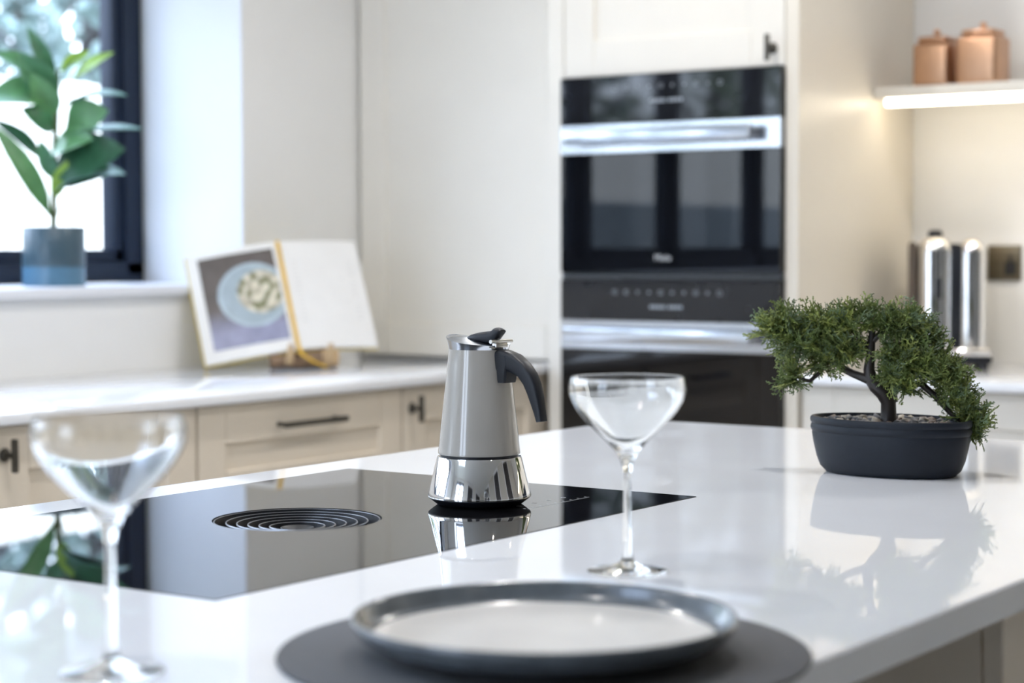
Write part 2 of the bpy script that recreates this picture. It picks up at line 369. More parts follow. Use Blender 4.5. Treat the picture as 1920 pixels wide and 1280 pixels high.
MB().lathe([(RV - .0004, .0004), (RV - .0004, -.045), (0, -.045), (0, -.047), (RV + .0012, -.047), (RV + .0012, -.0065), (RV - .0002, -.0065)], 96).build('vent_cup', CUP, hob)
vent = MB()
for k, r in enumerate((.0885, .0757, .0644, .0527, .0410, .0298)):
    zt_ = -.0004 - (.0885 - r) * .107; m = MB()
    m.lathe([(r, zt_ - .0004), (r - .0006, zt_), (r - .0015, zt_ - .0002), (r - .0042, zt_ - .013), (r - .0030, zt_ - .0135)], 96, closed=True)
    rg = m.build('vent_ring', BLACKP, hob)
    m = MB(); m.lathe([(r + .0001, zt_ - .0006), (r - .0003, zt_ + .0002), (r - .0010, zt_ + .0002), (r - .0013, zt_ - .0006)], 96, closed=True); m.build('ring_highlight', RINGE, rg)  # thin lighter band along each ring, modelled for its highlight
m = MB(); z_ = -.0004 - (.0885 - .0178) * .107
m.lathe([(.0178, z_ - .0006), (.0172, z_), (.0162, z_ - .0003), (.008, z_ - .0032), (0, z_ - .0038), (0, z_ - .0445), (.005, z_ - .036), (.010, z_ - .012)], 64); m.build('vent_centre', BLACKP, hob)
m = MB()
for k in range(3):
    an = k * 2 * PI / 3 + .5; m.box(.010, .089, -.0012, .0012, -.020, -.0165, M=Matrix.Rotation(an, 4, 'Z'))
m.build('vent_spoke', CUP, hob)
m = MB(); zz = .00066                                  # touch control marks: a hairline scale with ticks and small key signs
X = .160
m.box(X, X + .0007, .20, .325, zz, zz + .0001)
for k in range(9): m.box(X - .006, X - .003, .2 + k * .0155, .2012 + k * .0155, zz, zz + .0001)
for k in range(4): m.lathe([(.003, zz), (.003, zz + .0001), (.0024, zz + .0001), (.0024, zz)], 16, loc=(X - .022, .215 + k * .03, 0), closed=True)
m.build('touch_control', PRINTW, hob)

# ---------------------------------------------------------------- moka pot
mk = thing('moka_pot', 'taupe enamel moka pot with chrome base and black handle standing on the hob', 'coffee pot', (-1.279, 1.769, ZC + .0006), math.radians(34.9 - 42))
E_ = .0008
m = MB(); m.lathe([(0, 0), (.045, 0), (.0475, .0008), (.0535, .0052), (.0573, .0082), (.0573, .0090), (0, .0090)], 96); m.build('base_disc', BLACKM, mk)
m = MB(); m.lathe([(.0560, .0088), (.0578, .0092), (.0580, .0108), (.0572, .0145), (.0478, .0520), (.0469, .0540), (.0455, .0546), (0, .0546)], 128); m.build('water_chamber', CHROME, mk, ang=25)
m = MB(); m.lathe([(.0440, .0540), (.0440, .0580), (0, .058)], 96); m.build('gasket', BLACKM, mk)
m = MB(); m.lathe([(.0438, .0572), (.0462, .0572), (.0464, .0580), (.0460, .060), (.0395, .120), (.0352, .160), (.0337, .1745), (.0337, .1752), (.0325, .1754)], 128); m.build('upper_body', TAUPE, mk)
# steel rim with a flared spout at local -X
def rim_r(an, z_rel):                                   # z_rel 0..1 up the flare
    sp = math.exp(-((abs(((an - PI + PI) % (2 * PI)) - PI)) / .55) ** 2) if False else math.exp(-((PI - abs(((an + PI) % (2 * PI)) - PI)) / .60) ** 2)
    return sp
m = MB(); S = 96; secs = []
def rimloop(base_r, z0, fl, lift, inset=0):
    L = []
    for i in range(S):
        an = 2 * PI * i / S; c = math.cos(an); sp = rim_r(an, 0)
        r = base_r + fl * (.16 + sp) - inset
        tilt = .0045 * (1 - c) / 2 * 2
        L.append(Vector((r * c, r * math.sin(an) * (1 - .08 * sp), z0 + lift * (tilt / .009 * .8 + sp * .35))))
    return L
secs = [rimloop(.0335, .1735, 0, 0), rimloop(.0340, .1755, 0, 0), rimloop(.0340, .1772, .0035, .006), rimloop(.0342, .1788, .0070, .0095), rimloop(.0338, .1790, .0068, .0095), rimloop(.0330, .1776, .0040, .0065), rimloop(.0322, .1752, 0, 0)]
m.loft(secs, cap=False); m.build('spout_rim', STEEL, mk, ang=50)
m = MB()
l0 = [Vector((p.x * .955, p.y * .955, p.z + .0002)) for p in rimloop(.0340, .1780, .0055, .0085)]
l1 = [Vector((p.x * .80, p.y * .80, p.z + .0016)) for p in l0]; l2 = [Vector((p.x * .1, p.y * .1, .1845 + p.x * -.05)) for p in l0]; lb = [Vector((p.x, p.y, p.z - .0012)) for p in l0]
m.loft([lb, l0, l1, l2]); m.build('lid', STEEL, mk, ang=40)
# lid lever: low fin growing into a thumb tab towards the handle
def oval(cx, cz, hw, hz, d=None, n=16):                  # loop in the YZ plane at x
    return [Vector((cx, hw * math.cos(2 * PI * k / n) * abs(math.cos(2 * PI * k / n)) ** -.3 if abs(math.cos(2 * PI * k / n)) > 1e-3 else 0, cz + hz * math.sin(2 * PI * k / n))) for k in range(n)]
m = MB(); st = [(-.0215, .1832, .0015, .0006), (-.017, .1845, .0052, .0020), (-.008, .1866, .0082, .0040), (.004, .1878, .0090, .0055), (.015, .1880, .0086, .0066), (.022, .1884, .0080, .0072), (.0262, .1905, .0078, .0082), (.0298, .1928, .0074, .0064), (.0335, .1942, .0068, .0040), (.0362, .1948, .0052, .0018)]
m.loft([oval(*q) for q in st]); m.build('lid_lever', BLACKM, mk, ang=60)
m = MB(); m.tube([(.0325, -.016, .1838), (.0325, .019, .1838)], .0022, 16); m.build('hinge_pin', SATIN, mk)
m = MB(); m.box(.0290, .0352, -.0098, .0098, .1768, .1822, .001); m.box(.0322, .0340, -.0165, -.0098, .1755, .1772, .0006); m.build('hinge', SATIN, mk)
# handle: bracket against the body and a curved arm
def rr(cx, cz, nx, nz, h, t):                            # rounded rectangle across the arm: h along profile normal, t half thickness in Y
    L = []
    for k in range(20):
        an = 2 * PI * k / 20; c, s = math.cos(an), math.sin(an); e = .45
        u = math.copysign(abs(c) ** e, c) * h; v = math.copysign(abs(s) ** e, s) * t
        L.append(Vector((cx + nx * u, v, cz + nz * u)))
    return L
def hz(px, py, near=0):                                  # profile measured in the handle's own plane (mm grid)
    r = (px - 898) * .6e-3 / .743; z = (945 - py) * .6e-3; return r, z + r * .669 * (.288 - z) / 2.194
arm = [((931, 657), (931, 701)), ((944, 655.5), (944, 697)), ((953, 656.5), (955, 697)), ((970, 663), (966, 702.5)), ((989, 676), (975.5, 712)), ((1004, 695), (983, 728)), ((1012, 714), (988.5, 744)), ((1018, 741), (994, 763)), ((1021.5, 766), (999, 780)), ((1024, 789.5), (1003, 793))]
TT = [.0102, .0102, .0102, .0098, .0090, .0082, .0076, .0070, .0064, .0060]
secs = []
for (o_, i_), tt in zip(arm, TT):
    ro, zo = hz(*o_); ri, zi = hz(*i_); cx, cz = (ro + ri) / 2, (zo + zi) / 2; d = Vector((ro - ri, zo - zi)); h = d.length / 2; d.normalize()
    eff = max(.0042, h - tt * .669 / .743 * abs(d.x) * .95); secs.append(rr(cx, cz, d.x, d.y, eff, tt))
m = MB(); m.loft(secs)
bl = []
for z_, x0_, x1_, tt in ((.1700, .0335, .0450, .0100), (.1690, .0340, .0500, .0103), (.160, .0352, .0520, .0104), (.154, .0360, .0500, .0104), (.148, .0366, .0492, .0104), (.142, .0372, .0486, .0104), (.1385, .0376, .0478, .0100)):
    bl.append([Vector((x, y, z_)) for x, y in ((x0_, -tt), (x1_ - .002, -tt), (x1_, -tt + .002), (x1_, tt - .002), (x1_ - .002, tt), (x0_, tt))])
m.loft(bl); m.build('handle', BLACKM, mk, ang=40)

# ---------------------------------------------------------------- coupe glasses
def coupe(loc, label):
    t = thing('coupe_glass', label, 'glass', loc, 0, 'coupe glasses on the island')
    o = [(.0, .0890), (.0035, .0892), (.0044, .0940), (.0064, .1000), (.0098, .1070), (.0195, .1172), (.0285, .1258), (.0365, .1340), (.0440, .1432), (.0492, .1520), (.0516, .1590), (.0520, .1640), (.0514, .1690), (.0503, .1728), (.0497, .1738)]
    th = .0016
    inn = [(.0489, .1736), (.0495, .1722), (.0503, .1690), (.0506, .1640), (.0501, .1592), (.0477, .1525), (.0425, .1442), (.0350, .1354), (.0268, .1274), (.0178, .1190), (.0088, .1110), (.0040, .1078), (0, .1070)]
    MB().lathe(o + inn, 96).build('bowl', GLASS, t, ang=60)
    MB().lathe([(0, .0888), (.0034, .0888), (.0032, .080), (.0033, .060), (.0036, .035), (.0042, .020), (.0058, .0108), (0, .0108)], 32).build('stem', GLASS, t, ang=60)
    MB().lathe([(0, .0108), (.0058, .0108), (.0090, .0078), (.0160, .0048), (.0260, .0030), (.0345, .0022), (.0360, .0014), (.0352, .0006), (.0320, .0004), (0, .0010)], 80).build('foot', GLASS, t, ang=60)
    return t
coupe((-.901, 1.470, ZC), 'empty clear coupe glass standing just behind the plate, right of the moka pot')
coupe((-.975, .921, ZC), 'empty clear coupe glass nearest the camera, at the left by the hob')

# ---------------------------------------------------------------- placemat and plate
MX_, MY_ = -.7672, 1.138
MB().lathe([(0, 0), (.1865, 0), (.1885, .0008), (.1892, .002), (.1885, .0033), (.187, .004), (0, .004)], 128, loc=(MX_, MY_, ZC)).build('placemat', MATGREY, None, ang=50)
pm = bpy.data.objects['placemat']; tag(pm, 'round charcoal grey placemat lying under the plate', 'placemat')
pl = thing('dinner_plate', 'round stoneware plate with blue-grey rim and cream centre, on the placemat', 'plate', (MX_ + .006, MY_ - .008, ZC + .0041))
MB().lathe([(0, .002), (.086, .002), (.088, 0), (.094, 0), (.097, .0025), (.120, .0080), (.1315, .0150), (.1352, .0220), (.1358, .0252), (.1350, .0266), (.1336, .0266), (.1318, .0245), (.1290, .0180), (.1240, .0130), (.1185, .0112), (0, .0105)], 128).build('plate_body', STONE, pl, ang=60)
MB().lathe([(0, .0100), (.1215, .0110), (.1213, .01235), (.1195, .0120), (.100, .0112), (0, .0110)], 128).build('cream_centre', CREAM, pl, ang=60)

# ---------------------------------------------------------------- bonsai
bs = thing('bonsai_tree', 'artificial bonsai with green cypress-like foliage in oval charcoal pot on the island', 'plant', (-1.017, 2.296, ZC))
pa, pb = 1.0, .615
prof = [(0, 0), (.078, 0), (.086, .0015), (.093, .008), (.098, .020), (.1025, .038), (.1045, .0500), (.1040, .0525), (.1058, .0545), (.1066, .0575), (.1058, .0610), (.1046, .0625), (.1062, .0640), (.1070, .0670), (.1066, .0700), (.1050, .0715), (.1010, .0715), (.0995, .0690), (.098, .060), (.095, .050), (0, .050)]
MB().lathe(prof, 96, pa, pb, loc=(0, 0, 0)).build('pot', POTB, bs, ang=35)
MB().lathe([(0, .056), (.096, .056), (.0965, .0600), (0, .0620)], 64, pa, pb).build('soil', SOIL, bs)
PEB = [mat('pebble_%d' % i, c, .5, var=.3, scale=90) for i, c in enumerate([(.24, .21, .17), (.05, .05, .055), (.14, .095, .07), (.33, .29, .23), (.03, .035, .05)])]
pmesh = []
for k in range(5):
    t = bmesh.new(); bmesh.ops.create_icosphere(t, subdivisions=1, radius=1)
    for v in t.verts: v.co *= 1 + .28 * noise.noise(v.co * 1.3 + Vector((k * 7, 0, 0)))
    pmesh.append(MB().merge(t).mesh('pebble', PEB[k], ang=60))
pts = []
tries = 0
while len(pts) < 110 and tries < 4000:
    tries += 1; an, r = random.uniform(0, 6.283), math.sqrt(random.random()) * .091
    p = (r * math.cos(an), r * math.sin(an) * pb)
    if all((p[0] - q[0]) ** 2 + (p[1] - q[1]) ** 2 > .0088 ** 2 for q in pts) and (p[0] ** 2 + p[1] ** 2) > .012 ** 2: pts.append(p)
for p in pts:
    o = bpy.data.objects.new('pebble', random.choice(pmesh)); COL.objects.link(o); o.parent = bs
    s = random.uniform(.0042, .0074); o.location = (p[0], p[1], .0635 + s * .35); o.scale = (s * 1.2, s, s * .75); o.rotation_euler = (random.uniform(-.5, .5), random.uniform(-.5, .5), random.uniform(0, 6))
# branches live in a frame that faces the room: R to the right, D towards the viewer's side, U up (metres from the pot's centre)
BR_, BD_ = Vector((.8201, .5719, 0)), Vector((.5719, -.8201, 0))
def bp(px, py, d=0.): return BR_ * ((px - 1668) * .000677) + BD_ * d + Vector((0, 0, (886 - py) * .000677))
m = MB()
m.tube([bp(1665, 806), bp(1665, 790), bp(1665, 768), bp(1664, 750, .002), bp(1655, 733, .003), bp(1641, 720, .002), bp(1631, 706), bp(1628, 690), bp(1630, 668), bp(1632, 645), bp(1634, 618)], [.0125, .0108, .0098, .0098, .0104, .0100, .0086, .0072, .0060, .0052, .0040], 12)
m.tube([bp(1660, 738, 0), bp(1670, 742), bp(1672, 752)], [.008, .009, .0075], 10)
m.tube([bp(1626, 708), bp(1612, 703, -.004), bp(1597, 697, -.008), bp(1580, 688, -.01), bp(1562, 672, -.012), bp(1535, 650, -.015), bp(1500, 625, -.02), bp(1470, 610, -.02)], [.0065, .0055, .0050, .0048, .0044, .0038, .003, .002], 10)
m.tube([bp(1560, 672, -.012), bp(1535, 700, -.012), bp(1520, 712, -.01), bp(1510, 711, -.01), bp(1492, 700, -.01)], [.003, .0028, .0026, .0026, .002], 8)
m.tube([bp(1655, 730), bp(1680, 724, .006), bp(1700, 716, .01), bp(1722, 716, .014), bp(1746, 738, .02), bp(1772, 768, .026), bp(1800, 792, .03)], [.006, .005, .0046, .0044, .0042, .0036, .002], 10)
m.tube([bp(1632, 640), bp(1650, 620, .005), bp(1680, 605, .008), bp(1710, 600, .01)], [.004, .0036, .003, .002], 8)
m.tube([bp(1631, 650), bp(1610, 630, -.005), bp(1590, 610, -.008)], [.0036, .003, .002], 8)
m.tube([bp(1650, 726), bp(1680, 700, .012), bp(1710, 680, .018), bp(1740, 670, .02)], [.004, .0034, .003, .002], 8)
m.build('trunk', BARK, bs, ang=60)
def sprig_geo(rnd):                                      # a flat fan of scale-leaf twigs, about 32 mm long, growing along +X
    V, F = [], []
    def cone(p, d, L, r):
        d = d.normalized(); x = d.orthogonal().normalized(); y = d.cross(x); i = len(V)
        V.extend([p + x * r * .55, p + (x * -.5 + y * .87) * r * .55, p + (x * -.5 - y * .87) * r * .55])
        q = p + d * L * .6; V.extend([q + x * r, q + (x * -.5 + y * .87) * r, q + (x * -.5 - y * .87) * r, p + d * L])
        for k in range(3):
            k2 = (k + 1) % 3; F.append((i + k, i + k2, i + 3 + k2, i + 3 + k)); F.append((i + 3 + k, i + 3 + k2, i + 6))
    def twig(p, d, L, r, lev):
        n = 4 if lev else 6
        cone(p, d, L, r)
        if lev > 1: return
        for k in range(n):
            f = (k + .6) / n * .92; s = 1 if k % 2 else -1
            sp = rnd.uniform(.55, .9) * s; dd = Vector((d.x * math.cos(sp) - d.y * math.sin(sp), d.x * math.sin(sp) + d.y * math.cos(sp), d.z + rnd.uniform(-.22, .22)))
            LL = L * (.62 - .34 * f) * rnd.uniform(.8, 1.15) * (.9 if lev == 0 else .75)
            twig(p + d * L * f, dd.normalized(), LL, r * .9, lev + 1)
    twig(Vector((0, 0, 0)), Vector((1, 0, 0)), .033, .00118, 0)
    return V, F
rs = random.Random(11); SPR = [sprig_geo(rs) for _ in range(6)]
# foliage pads: (px, py, depth, radius px, how many) around the branches
pads = [((1447, 606), -.02, 30), ((1476, 592), -.018, 34), ((1490, 640), -.018, 40), ((1535, 618), -.012, 42), ((1556, 600), -.01, 36), ((1588, 596), -.006, 36), ((1570, 650), -.008, 40), ((1598, 655), -.004, 26), ((1488, 702), -.012, 27),
        ((1540, 676), -.012, 28), ((1622, 586), .002, 28), ((1655, 592), .008, 32), ((1690, 594), .010, 38), ((1718, 612), .012, 34), ((1737, 622), .012, 18), ((1660, 660), .016, 24), ((1665, 700), .020, 32), ((1690, 672), .018, 36),
        ((1716, 668), .020, 36), ((1735, 690), .022, 32), ((1768, 700), .024, 34), ((1780, 730), .026, 34), ((1800, 765), .030, 32), ((1815, 788), .032, 26), ((1690, 716), .022, 22), ((1760, 672), .020, 22), ((1520, 588), -.014, 18), ((1808, 805), .034, 14)]
groups = [(0, 9, 'left'), (10, 15, 'top'), (15, 27, 'right')]
order = [[0, 1, 2, 8], [3, 4, 5, 26], [6, 7, 9], [10, 11, 12], [13, 14], [15, 16, 17, 24], [18, 19, 25], [20, 21], [22, 23, 27]]
for gi, idx in enumerate(order):
    V, F, MI = [], [], []
    for ii in idx:
        (px, py), d, rp = pads[ii]; py += 9 if py < 630 else 0; c = bp(px, py, d); R_ = rp * .000677
        for k in range(int(11 + rp * rp * .040)):
            u = Vector((rs.gauss(0, 1), rs.gauss(0, 1), rs.gauss(0, 1))).normalized(); rad = R_ * (rs.random() ** .45) * .84
            p = c + Vector((u.x * rad, u.y * rad * .8, u.z * rad))
            out = (u + Vector((0, 0, .45)) + BR_ * (.25 if px > 1660 else -.25) + Vector((rs.gauss(0, .3), rs.gauss(0, .3), rs.gauss(0, .3)))).normalized()
            side = out.orthogonal(); side = (Matrix.Rotation(rs.uniform(0, 6.28), 3, out) @ side).normalized(); nn = out.cross(side)
            sc = rs.uniform(.55, 1.0); sv, sf = rs.choice(SPR); i0 = len(V)
            p0 = p - out * .010
            V.extend([p0 + (out * v.x + side * v.y + nn * v.z) * sc for v in sv]); F.extend([tuple(i0 + q for q in f) for f in sf])
            mi = rs.choice([0, 0, 1, 1, 2, 3]); MI.extend([mi] * len(sf))
    me = bpy.data.meshes.new('foliage_pad'); me.from_pydata([tuple(v) for v in V], [], F)
    for mm in SPRIGM: me.materials.append(mm)
    me.polygons.foreach_set('material_index', MI); me.update()
    o = bpy.data.objects.new('foliage_pad', me); COL.objects.link(o); o.parent = bs; stuff(o)

# ---------------------------------------------------------------- left run: cabinets, worktop
LY0, LY1 = 1.66, 4.10
m = MB(); m.box(XL + .002, -2.67, LY0, YB - .003, ZC - .020, ZC, .002); tag(m.build('window_worktop', QUARTZ), 'white quartz worktop running along the wall under the window', 'worktop')
def tknob(parent, wpos, frontM, off):                    # round rose, stem and upright bar; front points to local -Y
    k = MB(); M_ = at(*wpos) @ frontM
    k.lathe([(0, 0), (.0125, 0), (.0130, .0012), (.0120, .0030), (.0070, .0042), (.0050, .0085), (.0050, .0200), (.0062, .0225), (0, .0240)], 28, M=M_ @ Matrix.Rotation(PI / 2, 4, 'X'))
    k.box(-.0052, .0052, -.0330, -.0225, -.030, .030, .0022, 2, M=M_)
    return k.build('knob', PEWTER, parent, off)
I4 = Matrix.Identity(4)
XD = -2.690                                             # door faces of the left run
def base_cab(name, label, y0, y1, fronts, drawer=False):
    c = thing(name, label, 'cabinet', ((XD + XL) / 2, (y0 + y1) / 2, 0)); o = off_of(c)
    zt = ZC - .0205
    m = MB(); m.box(XL + .004, XD - .021, y0 + .001, y1 - .001, .1, zt, .001, 1); m.build('carcass', CAB, c, o)
    m = MB(); m.box(XL + .05, XD - .07, y0 + .002, y1 - .002, 0, .1); m.build('plinth', CAB, c, o)
    return c, o, zt
c, o, zt = base_cab('sink_cabinet', 'greige double-door base cabinet under the worktop at far left, with T-bar knob', LY0 + .1, 2.775, None)
for (y0, y1, ky) in ((LY0 + .102, 2.266, 2.236), (2.269, 2.773, 2.293)):
    d = shaker_to(at(XD, 0, 0) @ MXP, y0, y1, .105, zt - .004).build('door', CAB, c, o); tknob(d, (XD, ky, .826), MXP, o)
c, o, zt = base_cab('drawer_cabinet', 'greige drawer base cabinet with dark bar handle, left of the moka pot', 2.776, 3.428, None)
for (z0, z1, hzz) in ((.665, zt - .004, .826), (.390, .662, .60), (.105, .387, .33)):
    d = shaker_to(at(XD, 0, 0) @ MXP, 2.779, 3.425, z0, z1, rail=.078 if z0 > .6 else .08).build('drawer', CAB, c, o)
    h = MB(); ya, yb = 3.000, 3.203
    h.box(XD + .024, XD + .034, ya, yb, hzz - .006, hzz + .006, .003, 2)
    for y in (ya + .014, yb - .014): h.tube([(XD - .001, y, hzz), (XD + .026, y, hzz)], [.0055, .0045], 14)
    h.build('bar_handle', PEWTER, d, o)
c, o, zt = base_cab('corner_cabinet', 'greige corner base cabinet with T-bar knob, behind the moka pot', 3.429, 4.08, None)
d = shaker_to(at(XD, 0, 0) @ MXP, 3.431, 4.0, .105, zt - .004).build('door', CAB, c, o); tknob(d, (XD, 3.462, .828), MXP, o)

# dresser cupboard on the worktop in the corner
YD = 4.10
ds = thing('dresser_cupboard', 'tall pale shaker cupboard standing on the worktop between window wall and ovens', 'cabinet', (-3.0, YD + .2, ZC)); o = off_of(ds)
m = MB(); m.box(XL + .003, -2.662, YD + .022, YB - .004, ZC + .0005, ZT - .002); m.build('carcass', CABLIT, ds, o)
d = shaker_to(at(0, YD, 0), XL + .012, -2.668, ZC + .004, ZT - .03, rail=.085, rec=.008); d = d.build('door', CABLIT, ds, o)
tknob(d, (-2.718, YD, .949), I4, o)

# ---------------------------------------------------------------- oven tower
YO = 3.97; TX0, TX1 = -2.660, -1.983; OX0, OX1 = -2.613, -2.017
tw = thing('oven_tower', 'tall pale oven housing cabinet reaching up out of frame', 'cabinet', (-2.32, YO + .3, 0)); o = off_of(tw)
m = MB(); m.box(OX1 + .001, TX1, YO, YB - .003, 0, ZT - .002, .001, 1); m.build('side_panel', mat('cabinet_paint_half_lit', (.69, .645, .565), .38, var=.012, scale=8), tw, o)  # cabinet paint at a middle tone, part of the light in its colour
m = MB(); m.box(TX0 + .001, OX0 - .001, YO, YB - .004, 0, ZT - .002, .001, 1); m.build('filler_panel', CABLIT, tw, o)
m = MB(); m.box(OX0, OX1, YO + .56, YB - .005, .1, ZT - .002); m.box(OX0, OX1, YO + .03, YO + .56, 1.604, 1.62); m.box(OX0, OX1, YO + .03, YO + .56, .50, .52)
m.box(OX0, OX1, YO + .06, YO + .56, 0, .1); m.build('carcass', CABLIT, tw, o)
d = shaker_to(at(0, YO, 0), OX0 + .001, OX1 - .001, 1.597, ZT - .03, rail=.085, rec=.008).build('door', CABLIT, tw, o); tknob(d, (-2.049, YO, 1.636), I4, o)
d = shaker_to(at(0, YO, 0), OX0 + .001, OX1 - .001, .104, .522, rail=.08).build('drawer', CABLIT, tw, o)

def text_mesh(txt, size, m, parent, M_, name, extr=.0002):
    cu = bpy.data.curves.new('txt', 'FONT'); cu.body = txt; cu.size = size; cu.align_x = 'CENTER'; cu.extrude = extr
    ob = bpy.data.objects.new('txt', cu); COL.objects.link(ob); dg = bpy.context.evaluated_depsgraph_get()
    me = bpy.data.meshes.new_from_object(ob.evaluated_get(dg)); bpy.data.objects.remove(ob); bpy.data.curves.remove(cu)
    me.transform(M_); me.materials.clear(); me.materials.append(m); r = bpy.data.objects.new(name, me); COL.objects.link(r); r.parent = parent; return r
VERT = Matrix.Rotation(PI / 2, 4, 'X')                  # text standing up, facing -Y
def oven(name, label, z0, z1, zs1, zs0, zg0, icons):
    ov = thing(name, label, 'oven', ((OX0 + OX1) / 2, YO, z0)); o = off_of(ov); xa, xb = OX0 + .0015, OX1 - .0015; cx = (xa + xb) / 2
    m = MB(); m.box(xa + .02, xb - .02, YO + .004, YO + .54, z0 + .004, z1 - .004); m.build('cavity_box', CUP, ov, o)
    m = MB(); m.box(xa, xb, YO - .018, YO + .004, zs1 + .0008, z1, .001, 1); cp = m.build('control_panel', BLACKPANEL, ov, o)
    dm = MB(); dm.box(xa, xb, YO - .018, YO + .003, zg0, zs0 - .0006, .001, 1); dg_ = dm.build('door_glass', BLACKG, ov, o)
    m = MB(); m.box(xa, xb, YO - .0195, YO + .003, zs0, zs1, .001, 1); m.build('steel_band', STEEL, ov, o)
    h = MB(); hz_ = (zs0 + zs1) / 2 + .002; ha, hb = xa + .035, xb - .055
    h.box(ha, hb, YO - .066, YO - .050, hz_ - .017, hz_ + .017, .004, 3)
    for x in (ha + .022, hb - .022): h.box(x - .014, x + .014, YO - .052, YO - .019, hz_ - .013, hz_ + .013, .003)
    h.build('handle', STEEL, ov, o)
    # backlit signs on the control glass
    y = YO - .0186
    for k in range(10):
        ic = MB(); x = cx + (k - 4.5) * .0315; zz = icons
        if k in (0, 9): ic.lathe([(.006, 0), (.006, .0003), (.0045, .0003), (.0045, 0)], 18, M=at(x, y, zz) @ VERT, closed=True)
        elif k % 3 == 1:
            ic.box(x - .005, x + .005, y - .0003, y, zz + .003, zz + .0045); ic.box(x - .005, x + .005, y - .0003, y, zz - .0045, zz - .003); ic.box(x - .005, x - .0035, y - .0003, y, zz - .0045, zz + .0045); ic.box(x + .0035, x + .005, y - .0003, y, zz - .0045, zz + .0045)
        elif k % 3 == 2: ic.box(x - .005, x + .005, y - .0003, y, zz - .0008, zz + .0008); ic.box(x - .0008, x + .0008, y - .0003, y, zz - .005, zz + .005)
        else: ic.lathe([(.0045, 0), (.0045, .0003), (0, .0003)], 3, M=at(x, y, zz) @ VERT)
        ic.build('touch_symbol', SYMBOL, cp, o)
    dsp = MB()
    for k in range(9): dsp.box(cx - .045 + k * .0100, cx - .045 + k * .0100 + (.0075 if k != 4 else .003), y - .0003, y, icons - .038, icons - .030)
    dsp.build('display_text', SYMBOL, cp, o)
    return ov, o, dg_
ov, o, dg_ = oven('compact_oven', 'black glass built-in compact oven, upper of the two in the tower', 1.1275, 1.595, 1.481, 1.412, 1.1275, 1.565)
text_mesh('Miele', .021, PRINTW, dg_, at(OX0 + .288 - o.x, YO - .0184 - o.y, 1.157 - o.z) @ VERT, 'brand_lettering')
m = MB(); m.box(OX0 + .0015, OX1 - .0015, YO - .012, YO + .003, 1.1125, 1.1265, .001, 1); m.build('vent_trim', mat('dark_trim', (.035, .038, .042), .35), ov, o)
ov, o, dg_ = oven('built_in_oven', 'black glass built-in oven below the compact oven, partly behind the island', .530, 1.1115, 1.014, .945, .530, 1.082)

# ---------------------------------------------------------------- right run
m = MB(); m.box(TX1 + .001, 1.2, YO - .018, YB - .002, ZC - .020, ZC, .002); tag(m.build('alcove_worktop', QUARTZ), 'white worktop at right, behind the bonsai, carrying the chrome appliance', 'worktop')
rc = thing('alcove_cabinet', 'pale base cabinet under the worktop behind the bonsai', 'cabinet', (-1.6, 4.3, 0)); o = off_of(rc)
m = MB(); m.box(TX1 + .002, 1.18, YO + .034, YB - .004, .1, ZC - .0205); m.build('carcass', CABLIT, rc, o)
m = MB(); m.box(TX1 + .01, 1.17, YO + .08, YB - .1, 0, .1); m.build('plinth', CABLIT, rc, o)
for k in range(4):
    x0 = TX1 + .004 + k * .79; shaker_to(at(0, YO + .013, 0), x0, x0 + .786, .105, ZC - .024).build('door', CABLIT, rc, o)
# shelf with LED strip
SY = 4.365
sh = thing('wall_shelf', 'pale wall shelf with warm LED strip lit underneath, right of the tower', 'shelf', (-1.4, YB, 1.54)); o = off_of(sh)
m = MB(); m.box(TX1 + .001, 1.2, SY, YB - .001, 1.541, 1.569, .002); m.build('board', CABLIT, sh, o)
m = MB(); m.box(TX1 + .030, 1.2, SY + .004, SY + .026, 1.525, 1.5408, .002); m.build('led_strip', LED, sh, o)
# canisters
def canister(x, y, z, w, h, label):
    c = thing('copper_canister', label, 'canister', (x, y, z), 0, 'copper canisters on the wall shelf'); r = w / 2
    m = MB(); m.box(-r, r, -r, r, 0, h, .010, 4); m.build('body', COPPER, c)
    m = MB(); m.box(-r * .80, r * .80, -r * .80, r * .80, h + .0002, h + .016, .006, 3); l = m.build('lid', COPPER, c)
    m = MB(); m.lathe([(0, h + .014), (.005, h + .015), (.005, h + .020), (.0085, h + .026), (.0075, h + .033), (0, h + .036)], 24); m.build('knob', COPPER, l)
canister(-1.858, 4.455, 1.5695, .090, .105, 'square copper canister on the shelf, left one nearest the tower')
canister(-1.745, 4.462, 1.5695, .100, .115, 'larger square copper canister on the shelf, right one')
